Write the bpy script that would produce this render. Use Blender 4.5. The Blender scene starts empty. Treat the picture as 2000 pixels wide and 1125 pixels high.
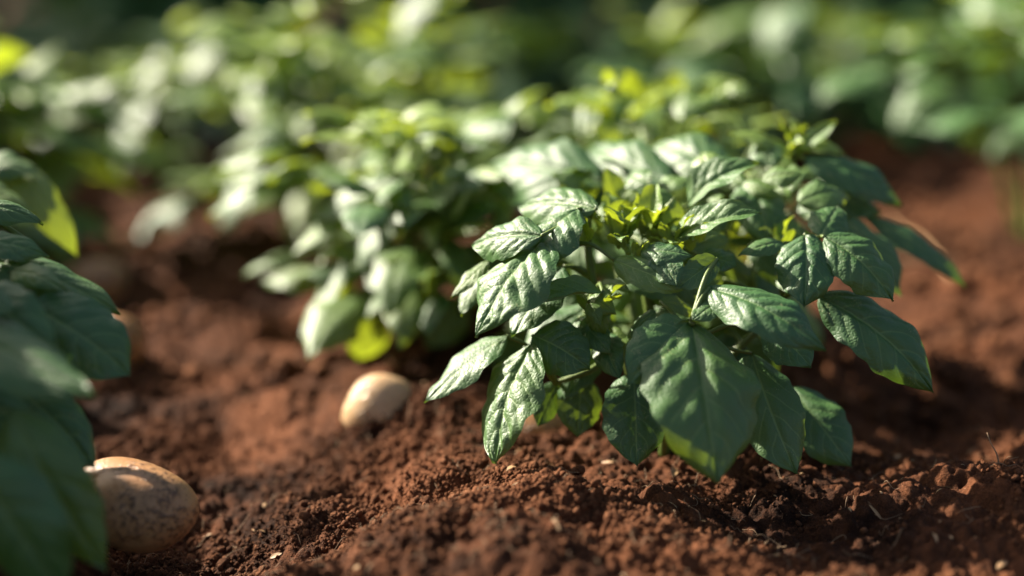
import bpy, math, random
import numpy as np
from mathutils import Vector

sc = bpy.context.scene
COL = sc.collection
R = math.radians
RNG = np.random.default_rng(7)

# ------------------------------------------------------------------ camera frame
F_PX, CX, CY = 2778.0, 1000.0, 562.5
CAM = np.array([0.0, 0.0, 0.374])
PITCH = math.atan((CY + 100.0) / F_PX)
FWD = np.array([0.0, math.cos(PITCH), -math.sin(PITCH)])
UPV = np.array([0.0, math.sin(PITCH), math.cos(PITCH)])


def P(x, y, d):
    """a point at distance d (m) seen at photo position x, y"""
    return CAM + d * (FWD + (x - CX) / F_PX * np.array([1.0, 0, 0]) + (CY - y) / F_PX * UPV)


SUN = np.array([-0.72, 0.43, 0.57])      # towards the sun
SUN = SUN / np.linalg.norm(SUN)


def vec(n):
    """(right, towards the viewer, up) -> world"""
    return np.array([n[0], -n[1], n[2]], float)


def unit(a):
    return a / (np.linalg.norm(a, axis=-1, keepdims=True) + 1e-12)


# ------------------------------------------------------------------ noise
def _h(ix, iy, s):
    n = (ix.astype(np.int64) * 374761393 + iy.astype(np.int64) * 668265263 + s * 974634777) & 0xffffffff
    n = ((n ^ (n >> 13)) * 1274126177) & 0xffffffff
    n = n ^ (n >> 16)
    return (n & 0xffff) / 65535.0


def vnoise(x, y, s=0):
    ix, iy = np.floor(x), np.floor(y)
    fx, fy = x - ix, y - iy
    fx = fx * fx * fx * (fx * (fx * 6 - 15) + 10)
    fy = fy * fy * fy * (fy * (fy * 6 - 15) + 10)
    a, b = _h(ix, iy, s), _h(ix + 1, iy, s)
    c, d = _h(ix, iy + 1, s), _h(ix + 1, iy + 1, s)
    return (a * (1 - fx) + b * fx) * (1 - fy) + (c * (1 - fx) + d * fx) * fy * 1.0 - 0.5


def fbm(x, y, s=0, o=4, g=0.5):
    t, a = 0, 1.0
    for i in range(o):
        t = t + a * vnoise(x * 2 ** i + 17.3 * i, y * 2 ** i - 9.1 * i, s + i)
        a *= g
    return t


def clods(x, y, size, s):
    """rounded lumps of random height, about size metres across"""
    u, v = x / size, y / size
    iu, iv = np.floor(u), np.floor(v)
    best = np.zeros_like(u)
    for i in (-1, 0, 1):
        for j in (-1, 0, 1):
            cu, cv = iu + i, iv + j
            px, py = cu + _h(cu, cv, s), cv + _h(cu, cv, s + 1)
            r = 0.35 + 0.55 * _h(cu, cv, s + 2)
            d2 = ((u - px) ** 2 + (v - py) ** 2) / (r * r)
            hh = r * np.sqrt(np.clip(1 - d2, 0, None)) * (0.3 + 0.7 * _h(cu, cv, s + 3))
            best = np.maximum(best, hh)
    return best * size


# ------------------------------------------------------------------ terrain height
def gs(x, y, cx, cy, sx, sy, a=0.0):
    c, s = math.cos(a), math.sin(a)
    u, v = (x - cx) * c + (y - cy) * s, -(x - cx) * s + (y - cy) * c
    return np.exp(-0.5 * ((u / sx) ** 2 + (v / sy) ** 2))


ROW_P, ROW_D = np.array([0.10, 1.02]), np.array([-0.50, 1.0]) / math.hypot(0.50, 1.0)
ROW_W = 0.62


def base_height(x, y):
    off = (x - ROW_P[0]) * ROW_D[1] - (y - ROW_P[1]) * ROW_D[0]
    h = 0.018 * np.cos(2 * np.pi * off / ROW_W) - 0.014
    h = h + 0.022 * fbm(x * 5, y * 5, 3, 3)
    h = h + 0.030 * gs(x, y, -0.03, 0.845, 0.10, 0.055, 0.15)
    h = h + 0.017 * gs(x, y, 0.005, 0.735, 0.080, 0.04)
    h = h + 0.028 * gs(x, y, 0.305, 0.90, 0.060, 0.05)
    h = h - 0.020 * gs(x, y, -0.21, 0.92, 0.06, 0.12)
    h = h - 0.012 * gs(x, y, 0.18, 0.90, 0.07, 0.05)
    h = h + 0.014 * gs(x, y, 0.20, 0.74, 0.05, 0.03)
    h = h + 0.020 * gs(x, y, 0.34, 1.30, 0.16, 0.04, -0.15)
    h = h - 0.015 * gs(x, y, 0.33, 1.20, 0.16, 0.03, -0.1)
    h = h + 0.020 * gs(x, y, -0.052, 1.09, 0.028, 0.018)
    h = h + 0.010 * gs(x, y, -0.100, 1.075, 0.04, 0.014)
    h = h + 0.013 * gs(x, y, 0.117, 1.03, 0.06, 0.045)
    return h


def height(x, y):
    h = base_height(x, y)
    w = 0.5 + 0.5 * np.clip(fbm(x * 9, y * 9, 31, 2) * 2.2, -1, 1)
    near = np.clip((2.6 - y) / 1.6, 0, 1)
    h = h + 0.60 * clods(x, y, 0.060, 11) * (0.25 + 0.75 * w)
    h = h + 0.42 * clods(x + 0.01 * vnoise(x * 60, y * 60, 5), y + .01 * vnoise(x * 60, y * 60, 6), 0.022, 21) * (0.35 + 0.65 * w)
    h = h + near * 0.80 * clods(x, y, 0.0085, 41)
    h = h + near * 0.85 * clods(x + 1.7, y, 0.0042, 51)
    h = h + near * 0.0012 * vnoise(x * 520, y * 520, 61)
    return h


def hz(x, y):
    return float(base_height(np.array([x]), np.array([y]))[0])


# ------------------------------------------------------------------ node helpers
def new_mat(name):
    m = bpy.data.materials.new(name)
    m.use_nodes = True
    m.node_tree.nodes.clear()
    return m, m.node_tree.nodes, m.node_tree.links


class NG:
    def __init__(self, name):
        self.m, self.n, self.l = new_mat(name)

    def node(self, t, **kw):
        n = self.n.new(t)
        for k, v in kw.items():
            if k.startswith('i_'):
                n.inputs[k[2:].replace('_', ' ')].default_value = v
            else:
                setattr(n, k, v)
        return n

    def put(self, sock, val):
        if isinstance(val, (int, float)):
            sock.default_value = val
        elif isinstance(val, (tuple, list)):
            sock.default_value = tuple(val) if len(val) == 4 or sock.type == 'VECTOR' else tuple(val) + (1,)
        else:
            self.l.new(val, sock)

    def math(self, op, a, b=None, c=None, clamp=False):
        n = self.n.new('ShaderNodeMath')
        n.operation = op
        n.use_clamp = clamp
        for i, v in enumerate((a, b, c)):
            if v is not None:
                self.put(n.inputs[i], v)
        return n.outputs[0]

    def mix(self, fac, a, b, mode='MIX'):
        n = self.n.new('ShaderNodeMix')
        n.data_type = 'RGBA'
        n.blend_type = mode
        self.put(n.inputs[0], fac)
        self.put(n.inputs[6], a)
        self.put(n.inputs[7], b)
        return n.outputs[2]

    def noise(self, vecs, scale, detail=3, rough=0.5, out='Fac'):
        n = self.n.new('ShaderNodeTexNoise')
        n.inputs['Scale'].default_value = scale
        n.inputs['Detail'].default_value = detail
        n.inputs['Roughness'].default_value = rough
        if vecs is not None:
            self.l.new(vecs, n.inputs['Vector'])
        return n.outputs[out]

    def ramp(self, fac, lo, hi):
        n = self.n.new('ShaderNodeMapRange')
        n.interpolation_type = 'SMOOTHSTEP'
        self.put(n.inputs[0], fac)
        n.inputs[1].default_value = lo
        n.inputs[2].default_value = hi
        return n.outputs[0]


# ------------------------------------------------------------------ materials
def leaf_material(name, detail=True):
    g = NG(name)
    tint = g.node('ShaderNodeAttribute', attribute_name='tint').outputs['Fac']
    uv = g.node('ShaderNodeUVMap', uv_map='UVMap').outputs[0]
    sep = g.node('ShaderNodeSeparateXYZ')
    g.l.new(uv, sep.inputs[0])
    u, v = sep.outputs[0], g.math('MULTIPLY_ADD', sep.outputs[1], 2.0, -1.0)
    av = g.math('ABSOLUTE', v)
    obj = g.node('ShaderNodeTexCoord').outputs['Object']
    nz = g.noise(obj, 38, 3)
    tint0 = tint
    tint = g.math('ADD', tint, g.math('MULTIPLY', g.math('SUBTRACT', g.noise(obj, 14, 2), 0.45), 0.35), clamp=True)
    mature = g.mix(nz, (0.013, 0.080, 0.017), (0.044, 0.148, 0.021))
    young = g.mix(nz, (0.10, 0.19, 0.016), (0.19, 0.285, 0.026))
    col = g.mix(tint, mature, young)
    # veins: a pale midrib and pinnate side veins
    mid = g.math('SUBTRACT', 1.0, g.ramp(av, 0.012, 0.05))
    q = u
    tri = g.math('ABSOLUTE', g.math('SUBTRACT', g.math('FRACT', g.math('ADD', q, 0.5)), 0.5))
    side = g.math('MULTIPLY', g.math('SUBTRACT', 1.0, g.ramp(tri, 0.02, 0.09)), g.math('SUBTRACT', 1.0, g.ramp(av, 0.6, 0.97)))
    vein = g.math('MAXIMUM', mid, g.math('MULTIPLY', side, 0.55))
    col = g.mix(g.math('MULTIPLY', vein, 0.80), col, g.mix(tint, (0.13, 0.24, 0.07), (0.34, 0.40, 0.07)))
    # a few pale specks of dust and grit
    vo = g.node('ShaderNodeTexVoronoi', feature='F1')
    vo.inputs['Scale'].default_value = 620
    g.l.new(obj, vo.inputs['Vector'])
    spk = g.math('MULTIPLY', g.math('LESS_THAN', vo.outputs['Distance'], 0.27), g.ramp(g.noise(obj, 55, 2), 0.56, 0.66))
    col = g.mix(g.math('MULTIPLY', spk, 0.7), col, (0.30, 0.30, 0.12))
    les = g.math('MULTIPLY', g.ramp(g.noise(obj, 120, 3, 0.6), 0.70, 0.76), g.ramp(g.noise(obj, 23, 2), 0.50, 0.62))
    col = g.mix(g.math('MULTIPLY', les, 0.8), col, (0.12, 0.075, 0.03))
    geo = g.node('ShaderNodeNewGeometry')
    back = geo.outputs['Backfacing']
    col = g.mix(g.math('MULTIPLY', back, 0.55), col, g.mix(tint, (0.10, 0.17, 0.07), (0.26, 0.34, 0.06)))
    # fine wrinkles between the veins
    vw = g.node('ShaderNodeTexVoronoi', feature='DISTANCE_TO_EDGE')
    vw.inputs['Scale'].default_value = 330
    g.l.new(obj, vw.inputs['Vector'])
    cell = g.ramp(vw.outputs['Distance'], 0.0, 0.32)
    hgt = g.math('ADD', g.math('MULTIPLY', cell, 0.55), g.math('MULTIPLY', g.noise(obj, 210, 3), 0.8))
    hgt = g.math('SUBTRACT', hgt, g.math('MULTIPLY', vein, 0.5))
    bump = g.node('ShaderNodeBump')
    bump.inputs['Strength'].default_value = 0.55
    bump.inputs['Distance'].default_value = 0.0005
    g.l.new(hgt, bump.inputs['Height'])
    b = g.node('ShaderNodeBsdfPrincipled')
    g.put(b.inputs['Base Color'], col)
    g.put(b.inputs['Roughness'], g.math('MULTIPLY_ADD', nz, 0.14, 0.47))
    b.inputs['Specular IOR Level'].default_value = 0.8
    b.inputs['IOR'].default_value = 1.55
    g.l.new(bump.outputs[0], b.inputs['Normal'])
    tr = g.node('ShaderNodeBsdfTranslucent')
    tcol = g.mix(tint0, (0.050, 0.100, 0.007), (0.56, 0.68, 0.03))
    tcol = g.mix(g.math('MULTIPLY', vein, 0.3), tcol, (0.20, 0.32, 0.03))
    g.put(tr.inputs['Color'], tcol)
    ms = g.node('ShaderNodeMixShader')
    ms.inputs[0].default_value = 0.30
    g.l.new(b.outputs[0], ms.inputs[1])
    g.l.new(tr.outputs[0], ms.inputs[2])
    o = g.node('ShaderNodeOutputMaterial')
    g.l.new(ms.outputs[0], o.inputs[0])
    return g.m


def stem_material():
    g = NG('stem_skin')
    obj = g.node('ShaderNodeTexCoord').outputs['Object']
    nz = g.noise(obj, 60, 4)
    b = g.node('ShaderNodeBsdfPrincipled')
    g.put(b.inputs['Base Color'], g.mix(nz, (0.045, 0.085, 0.014), (0.13, 0.18, 0.03)))
    b.inputs['Roughness'].default_value = 0.5
    b.inputs['Subsurface Weight'].default_value = 0.15
    b.inputs['Subsurface Radius'].default_value = (0.003, 0.004, 0.001)
    bump = g.node('ShaderNodeBump', i_Strength=0.4, i_Distance=0.001)
    g.l.new(g.noise(obj, 300, 3), bump.inputs['Height'])
    g.l.new(bump.outputs[0], b.inputs['Normal'])
    o = g.node('ShaderNodeOutputMaterial')
    g.l.new(b.outputs[0], o.inputs[0])
    return g.m


def soil_material(name, dark=(0.012, 0.0050, 0.0024), light=(0.152, 0.0570, 0.0245), crumb=False):
    g = NG(name)
    obj = g.node('ShaderNodeTexCoord').outputs['Object']
    big = g.noise(obj, 7, 4)
    mid = g.noise(obj, 70, 4, 0.6)
    fine = g.noise(obj, 900, 3, 0.6)
    f = g.math('ADD', g.math('MULTIPLY', big, 0.60), g.math('ADD', g.math('MULTIPLY', mid, 0.4), g.math('MULTIPLY', fine, 0.3)))
    f = g.ramp(f, 0.47, 0.84)
    col = g.mix(f, dark, light)
    if crumb:
        t = g.node('ShaderNodeAttribute', attribute_name='tint').outputs['Fac']
        col = g.mix(g.math('MULTIPLY', t, 0.75), col, (0.21, 0.090, 0.042))
    # fibres and pale grit
    spk = g.ramp(g.noise(obj, 420, 2, 0.5), 0.70, 0.76)
    col = g.mix(g.math('MULTIPLY', spk, 0.55), col, (0.24, 0.14, 0.08))
    b = g.node('ShaderNodeBsdfPrincipled')
    g.put(b.inputs['Base Color'], col)
    b.inputs['Roughness'].default_value = 0.92
    b.inputs['Specular IOR Level'].default_value = 0.12
    hgt = g.math('ADD', g.math('MULTIPLY', fine, 0.7), g.math('MULTIPLY', g.noise(obj, 330, 4, 0.65), 1.0))
    bump = g.node('ShaderNodeBump', i_Strength=0.9, i_Distance=0.0025)
    g.l.new(hgt, bump.inputs['Height'])
    g.l.new(bump.outputs[0], b.inputs['Normal'])
    o = g.node('ShaderNodeOutputMaterial')
    g.l.new(b.outputs[0], o.inputs[0])
    return g.m


def potato_material(name='potato_skin', c1=(0.30, 0.138, 0.054), c2=(0.44, 0.240, 0.102), amount=0.8):
    g = NG(name)
    obj = g.node('ShaderNodeTexCoord').outputs['Object']
    a = g.noise(obj, 45, 4, 0.6)
    col = g.mix(a, c1, c2)
    d1 = g.ramp(g.noise(obj, 34, 6, 0.68), 0.43, 0.57)
    d2 = g.ramp(g.noise(obj, 260, 4, 0.7), 0.42, 0.60)
    dirt = g.math('MULTIPLY', d1, d2)
    spots = g.ramp(g.noise(obj, 330, 2, 0.5), 0.66, 0.72)
    col = g.mix(g.math('MULTIPLY', g.math('MAXIMUM', dirt, g.math('MULTIPLY', spots, 0.8)), amount), col, (0.045, 0.016, 0.007))
    b = g.node('ShaderNodeBsdfPrincipled')
    g.put(b.inputs['Base Color'], col)
    b.inputs['Roughness'].default_value = 0.42
    b.inputs['Subsurface Weight'].default_value = 0.08
    b.inputs['Subsurface Radius'].default_value = (0.004, 0.002, 0.001)
    bump = g.node('ShaderNodeBump', i_Strength=0.5, i_Distance=0.0009)
    g.l.new(g.math('ADD', g.noise(obj, 380, 4, 0.6), g.math('MULTIPLY', dirt, 1.2)), bump.inputs['Height'])
    g.l.new(bump.outputs[0], b.inputs['Normal'])
    o = g.node('ShaderNodeOutputMaterial')
    g.l.new(b.outputs[0], o.inputs[0])
    return g.m


def plain_material(name, c1, c2, rough=0.8, scale=80):
    g = NG(name)
    obj = g.node('ShaderNodeTexCoord').outputs['Object']
    b = g.node('ShaderNodeBsdfPrincipled')
    g.put(b.inputs['Base Color'], g.mix(g.noise(obj, scale, 4), c1, c2))
    b.inputs['Roughness'].default_value = rough
    o = g.node('ShaderNodeOutputMaterial')
    g.l.new(b.outputs[0], o.inputs[0])
    return g.m


LEAF = leaf_material('potato_leaf_blade')
STEM = stem_material()
SOIL = soil_material('red_soil')
CRUMB = soil_material('red_soil_crumbs', dark=(0.018, 0.0072, 0.0034), light=(0.172, 0.068, 0.0300), crumb=True)
SKIN = potato_material()
PALE = potato_material('pale_potato_skin', (0.42, 0.255, 0.125), (0.56, 0.38, 0.21), 0.3)
FIBRE = plain_material('dry_root', (0.10, 0.05, 0.022), (0.30, 0.20, 0.11))
STRAW = plain_material('dry_straw', (0.26, 0.14, 0.06), (0.42, 0.27, 0.13), 0.6, 30)


# ------------------------------------------------------------------ meshes
def mesh_np(name, verts, quads=None, tris=None, mat=None, uv=None, attrs=None, smooth=True):
    me = bpy.data.meshes.new(name)
    nv = len(verts)
    me.vertices.add(nv)
    me.vertices.foreach_set('co', np.asarray(verts, np.float32).ravel())
    idx, starts, n = [], [], 0
    if quads is not None and len(quads):
        idx.append(np.asarray(quads, np.int32).ravel())
        starts.append(np.arange(len(quads), dtype=np.int32) * 4)
        n = len(quads) * 4
    if tris is not None and len(tris):
        idx.append(np.asarray(tris, np.int32).ravel())
        starts.append(n + np.arange(len(tris), dtype=np.int32) * 3)
    idx, starts = np.concatenate(idx), np.concatenate(starts)
    me.loops.add(len(idx))
    me.loops.foreach_set('vertex_index', idx)
    me.polygons.add(len(starts))
    me.polygons.foreach_set('loop_start', starts)
    me.update(calc_edges=True)
    if smooth:
        me.polygons.foreach_set('use_smooth', np.ones(len(starts), bool))
    if uv is not None:
        lay = me.uv_layers.new(name='UVMap')
        lay.data.foreach_set('uv', np.asarray(uv, np.float32)[idx].ravel())
    for k, a in (attrs or {}).items():
        at = me.attributes.new(k, 'FLOAT', 'POINT')
        at.data.foreach_set('value', np.asarray(a, np.float32))
    if mat:
        me.materials.append(mat)
    me.validate()
    return me


def link(name, me, parent=None, loc=None):
    o = bpy.data.objects.new(name, me)
    COL.objects.link(o)
    if parent is not None:
        o.parent = parent
    if loc is not None:
        o.location = loc
    return o


def tag(o, label=None, cat=None, group=None, kind=None):
    for k, v in (('label', label), ('category', cat), ('group', group), ('kind', kind)):
        if v:
            o[k] = v
    return o


def leaf_geo(B, T, width, N, bulge=0.12, curl=0.5, fold=0.0, shape=0.8, rnd=0.75, wave=0.05,
             quilt=0.036, nu=40, nv=25, seed=0, twist=0.0):
    """a leaflet blade: B base, T tip, width (m), N the way its upper face looks"""
    rs = np.random.default_rng(seed)
    B, T = np.asarray(B, float), np.asarray(T, float)
    L = np.linalg.norm(T - B)
    t0 = unit(T - B)
    N = np.asarray(N, float)
    N = unit(N - t0 * np.dot(N, t0))
    u = np.linspace(0, 1, nu)
    mid = (B + T) / 2 + N * bulge * L * 2 + np.cross(t0, N) * L * rs.uniform(-.08, .08)
    c = ((1 - u) ** 2)[:, None] * B + (2 * u * (1 - u))[:, None] * mid + (u ** 2)[:, None] * T
    tg = unit(np.gradient(c, axis=0))
    tw = twist * (u - 0.5)
    s0 = unit(np.cross(tg, N))
    n0 = np.cross(s0, tg)
    s = s0 * np.cos(tw)[:, None] + n0 * np.sin(tw)[:, None]
    n = np.cross(s, tg)
    hw = width / 2 * np.power(np.clip(np.sin(np.pi * np.power(u, shape)), 0, 1), rnd)
    hw *= 1 - np.exp(-(1 - u) * 13.0)
    hw *= 1 + 0.04 * np.sin(u * 19 + rs.uniform(0, 6)) * u + 0.03 * np.sin(u * 37 + rs.uniform(0, 6))
    v = np.linspace(-1, 1, nv)
    U, V = np.meshgrid(u, v, indexing='ij')
    AV = np.abs(V)
    q = rs.uniform(5.0, 6.6) * (np.power(U, 0.92) - 0.22 * AV - 0.10 * V * V) + rs.uniform(.2, .5) * (V > 0)
    q = q + 0.42 * vnoise(U * 3.2 + seed * 1.7, V * 1.6 + seed * 0.37, 8)
    puff = np.power(np.abs(np.sin(np.pi * q)), 0.5) * (1 - AV ** 5) * np.power(np.sin(np.pi * np.clip(U, 0.001, .999)), 0.4)
    puff *= np.clip(AV * 5, 0, 1) ** 0.7
    puff *= 0.85 + 0.6 * vnoise(U * 7 + seed, V * 4 + seed * 2.3, 9)
    puff = puff + 0.18 * vnoise(U * 16 + seed, V * 9, 10) * (1 - AV ** 4)
    groove = -0.5 * np.exp(-(V / 0.10) ** 2)
    H = hw[:, None]
    th = curl + 1e-3
    lat = np.sin(V * th) / th * H
    z = -(1 - np.cos(V * th)) / th * H + fold * AV * H
    ph = rs.uniform(0, 6.28, 4)
    z = z + wave * width * AV ** 2 * (np.sin(9 * U + np.where(V > 0, ph[0], ph[1])) + 0.6 * np.sin(17 * U + np.where(V > 0, ph[2], ph[3])))
    z = z + quilt * (width / 2) * (puff + groove) * 1.3
    z = z + 0.015 * width * vnoise(U * 9 + seed * 3.1, V * 5 + seed, 5)
    vt = c[:, None, :] + s[:, None, :] * lat[..., None] + n[:, None, :] * z[..., None]
    uv = np.stack([q.astype(float), (V + 1) / 2], -1).reshape(-1, 2)     # u holds the side-vein phase, v runs across the blade
    i = np.arange(nu - 1)[:, None] * nv + np.arange(nv - 1)[None, :]
    quads = np.stack([i, i + nv, i + nv + 1, i + 1], -1).reshape(-1, 4)
    quads = quads[:, ::-1]
    return vt.reshape(-1, 3), quads, uv


def tube_geo(pts, rad, seg=8, sub=6):
    pts = np.asarray(pts, float)
    if len(pts) > 2:       # Catmull-Rom
        ext = np.vstack([2 * pts[0] - pts[1], pts, 2 * pts[-1] - pts[-2]])
        out = []
        for i in range(len(pts) - 1):
            p0, p1, p2, p3 = ext[i:i + 4]
            for t in np.linspace(0, 1, sub, endpoint=False):
                out.append(0.5 * ((2 * p1) + (-p0 + p2) * t + (2 * p0 - 5 * p1 + 4 * p2 - p3) * t * t + (-p0 + 3 * p1 - 3 * p2 + p3) * t ** 3))
        out.append(pts[-1])
        c = np.array(out)
    else:
        c = np.array([pts[0] + (pts[-1] - pts[0]) * t for t in np.linspace(0, 1, sub)])
    n = len(c)
    rr = np.interp(np.linspace(0, 1, n), np.linspace(0, 1, len(rad)), rad)
    tg = unit(np.gradient(c, axis=0))
    ref = np.array([0.31, 0.22, 0.92]) if abs(tg[0] @ np.array([0.31, .22, .92])) < 0.9 else np.array([1.0, 0, 0])
    a = unit(np.cross(tg, ref))
    b = np.cross(tg, a)
    an = np.linspace(0, 2 * np.pi, seg, endpoint=False)
    ring = np.cos(an)[None, :, None] * a[:, None, :] + np.sin(an)[None, :, None] * b[:, None, :]
    vt = (c[:, None, :] + ring * rr[:, None, None]).reshape(-1, 3)
    i = np.arange(n - 1)[:, None] * seg
    j = np.arange(seg)[None, :]
    quads = np.stack([i + j, i + (j + 1) % seg, i + seg + (j + 1) % seg, i + seg + j], -1).reshape(-1, 4)
    vt = np.vstack([vt, c[:1], c[-1:]])
    k = n * seg
    tris = [(k, (m + 1) % seg, m) for m in range(seg)] + [(k + 1, (n - 1) * seg + m, (n - 1) * seg + (m + 1) % seg) for m in range(seg)]
    return vt, quads, np.array(tris)


class Batch:
    """gathers geometry of one part into one mesh"""

    def __init__(self):
        self.v, self.q, self.t, self.uv, self.a, self.n = [], [], [], [], [], 0

    def add(self, v, q=None, t=None, uv=None, tint=0.0):
        self.v.append(v)
        if q is not None:
            self.q.append(np.asarray(q) + self.n)
        if t is not None and len(t):
            self.t.append(np.asarray(t) + self.n)
        self.uv.append(uv if uv is not None else np.zeros((len(v), 2)))
        self.a.append(np.full(len(v), tint))
        self.n += len(v)

    def build(self, name, mat, parent=None, origin=(0, 0, 0)):
        me = mesh_np(name, np.vstack(self.v) - np.asarray(origin), np.vstack(self.q) if self.q else None,
                     np.vstack(self.t) if self.t else None, mat, np.vstack(self.uv), {'tint': np.concatenate(self.a)})
        return link(name, me, parent)


class Plant:
    def __init__(self, base, label, group=None, name='potato_plant', cat='plant'):
        self.base = np.asarray(base, float)
        self.e = link(name, None, None, tuple(self.base))
        self.e.empty_display_size = 0.05
        tag(self.e, label, cat, group)
        self.spine = []        # points on the stems, for leaf stalks to start from
        self.k = 0

    def part(self, name, v, q, t=None, uv=None, tint=0.0, mat=LEAF):
        me = mesh_np(name, v - self.base, q, t, mat, uv if uv is not None else np.zeros((len(v), 2)), {'tint': np.full(len(v), tint)})
        return link(name, me, self.e)

    def stem(self, pts, r0=0.006, r1=0.003):
        v, q, t = tube_geo(pts, [r0, r1], 10)
        self.part('stem', v, q, t, mat=STEM)
        pts = np.asarray(pts, float)
        for a, b in zip(pts[:-1], pts[1:]):
            for s in np.linspace(0, 1, 8):
                self.spine.append(a + (b - a) * s)

    def stalk(self, B, r=0.0016, src=None, sag=0.15):
        B = np.asarray(B, float)
        if src is None:
            sp = np.array(self.spine)
            d = np.linalg.norm(sp - B, axis=1) + 1.2 * np.clip(sp[:, 2] - B[2] + 0.01, 0, None)
            src = sp[np.argmin(d)]
        L = np.linalg.norm(B - src)
        if L < 0.004 or L > 0.085:
            return
        m = (np.asarray(src) + B) / 2 + np.array([0, 0, sag * L])
        v, q, t = tube_geo([src, m, B], [r * 1.5, r, r * 0.8], 7)
        self.part('leaf_stalk', v, q, t, mat=STEM)

    def leaf(self, B, T, w, N, tint=0.0, stalk=True, src=None, **kw):
        self.k += 1
        kw.setdefault('seed', self.k + int(abs(self.base[0]) * 1000))
        tint = min(1.0, tint + 0.16 * ((self.k * 0.618) % 1.0) ** 2)
        v, q, uv = leaf_geo(B, T, w, N, **kw)
        self.part('leaf', v, q, None, uv, tint)
        if stalk:
            self.stalk(B, src=src)

    def pleaf(self, b, t, wpx, n, tint=0.0, stalk=True, src=None, **kw):
        """leaf given by photo positions (x, y, distance) of base and tip, width in photo pixels at that distance"""
        d = (b[2] + t[2]) / 2
        self.leaf(P(*b), P(*t), wpx * d / F_PX, vec(n), tint, stalk, src, **kw)


def dome_leaves(rs, base, hgt, rad, n, size, low=0.05, z0=0.12):
    """leaflets spread over and inside a dome: (B, T, width, N, tint)"""
    out = []
    k = 0
    while k < n:
        az = rs.uniform(0, 2 * np.pi)
        sz = rs.uniform(low, 1.0)
        el = math.asin(sz)
        rr = rs.uniform(0.55, 1.0) if rs.random() < 0.8 else rs.uniform(0.25, 0.6)
        dr = np.array([math.cos(az), math.sin(az), 0.0])
        pos = base + dr * rad * math.cos(el) * rr + np.array([0, 0, hgt * (z0 + (0.92 - z0) * sz) * (0.5 + 0.5 * rr)])
        up = np.array([0, 0, 1.0])
        young = np.clip((sz - 0.42) * 1.5 + rs.uniform(-.35, .35), 0, 1) if rr > 0.6 else rs.uniform(0, 0.35)
        droop = rs.uniform(-0.1, 0.9) * (1.15 - 0.8 * sz)
        main = unit(dr * (1.0 - 0.3 * sz) + up * (0.25 * sz - droop))
        ln = size * rs.uniform(0.75, 1.25) * (1 - 0.35 * young)
        side = unit(np.cross(main, up))
        spec = [(main, 1.0, 0.0)]
        if rs.random() < 0.75:
            spec += [(unit(main * 0.45 + side), 0.72, -0.35), (unit(main * 0.45 - side), 0.72, -0.35)]
        for dv, f, back in spec:
            if k >= n:
                break
            dv = unit(dv + rs.normal(0, 0.12, 3))
            b = pos + main * back * ln
            t = b + dv * ln * f
            nn = unit(up + dr * (0.15 + 0.8 * droop) + rs.normal(0, 0.22, 3))
            out.append((b, t, ln * f * rs.uniform(0.50, 0.66), nn, float(np.clip(young + rs.uniform(-.1, .1), 0, 1))))
            k += 1
    return out


def bush(base, hgt, rad, n, size, label, group=None, seed=0, split=True, res=(12, 9), stems=6, dark=0.0, name='potato_plant', low=0.05, extra=(), youth=0.0, z0=0.12):
    """a whole potato plant; split=True makes each leaf a part of its own"""
    rs = np.random.default_rng(seed)
    base = np.array(base, float)
    pl = Plant(base - np.array([0, 0, 0.01]), label, group, name)
    for i in range(stems):
        a = 2 * np.pi * i / stems + rs.uniform(-.4, .4)
        dr = np.array([math.cos(a), math.sin(a), 0])
        r = rad * rs.uniform(0.25, 0.6)
        pl.stem([base + dr * 0.012 - np.array([0, 0, .012]), base + dr * r * 0.5 + np.array([0, 0, hgt * 0.45]), base + dr * r * .9 + np.array([0, 0, hgt * 0.62])], 0.0055, 0.0028)
    lv = dome_leaves(rs, base, hgt, rad, n, size, low, z0)
    bt = Batch()
    for b, t, w, nn, ti in lv:
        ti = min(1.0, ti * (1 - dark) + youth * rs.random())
        kw = dict(bulge=rs.uniform(0.03, 0.16), curl=rs.uniform(0.2, 0.8), nu=res[0], nv=res[1], seed=int(rs.integers(1e6)), quilt=0.035, wave=0.05)
        if split:
            pl.leaf(b, t, w, nn, ti, stalk=rs.random() < 0.35, **kw)
        else:
            v, q, uv = leaf_geo(b, t, w, nn, **kw)
            bt.add(v, q, None, uv, ti)
    if not split:
        bt.build('foliage', LEAF, pl.e, pl.base)
    for e in extra:
        pl.pleaf(*e[:5], **e[5])
    return pl


# ------------------------------------------------------------------ ground
def ground():
    f2 = F_PX
    ys = np.arange(1290, -70, -2.3)
    d = f2 * CAM[2] / (ys + 100.0) * 0.985
    d = np.concatenate([[-6, -3, -1.5, -0.6, 0.0, 0.25, 0.42, 0.55, 0.64], d[d > 0.70], [16, 24, 40, 70, 120, 200]])
    tt = np.concatenate([[-8, -5, -3, -2, -1.5, -1.1, -.85, -.7, -.6, -.53], np.arange(-0.46, 0.46, 0.00118), [.53, .6, .7, .85, 1.1, 1.5, 2, 3, 5, 8]])
    Y, TT = np.meshgrid(d, tt, indexing='ij')
    X = TT * np.maximum(Y, 0.9 + 0 * Y)
    Z = height(X, Y)
    n, m = Y.shape
    i = np.arange(n - 1)[:, None] * m + np.arange(m - 1)[None, :]
    quads = np.stack([i, i + 1, i + m + 1, i + m], -1).reshape(-1, 4)
    me = mesh_np('soil_ground', np.stack([X, Y, Z], -1).reshape(-1, 3), quads, None, SOIL)
    o = link('soil_ground', me)
    tag(o, 'crumbly red brown soil bed raised in low ridges', 'soil', None, 'structure')


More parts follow.
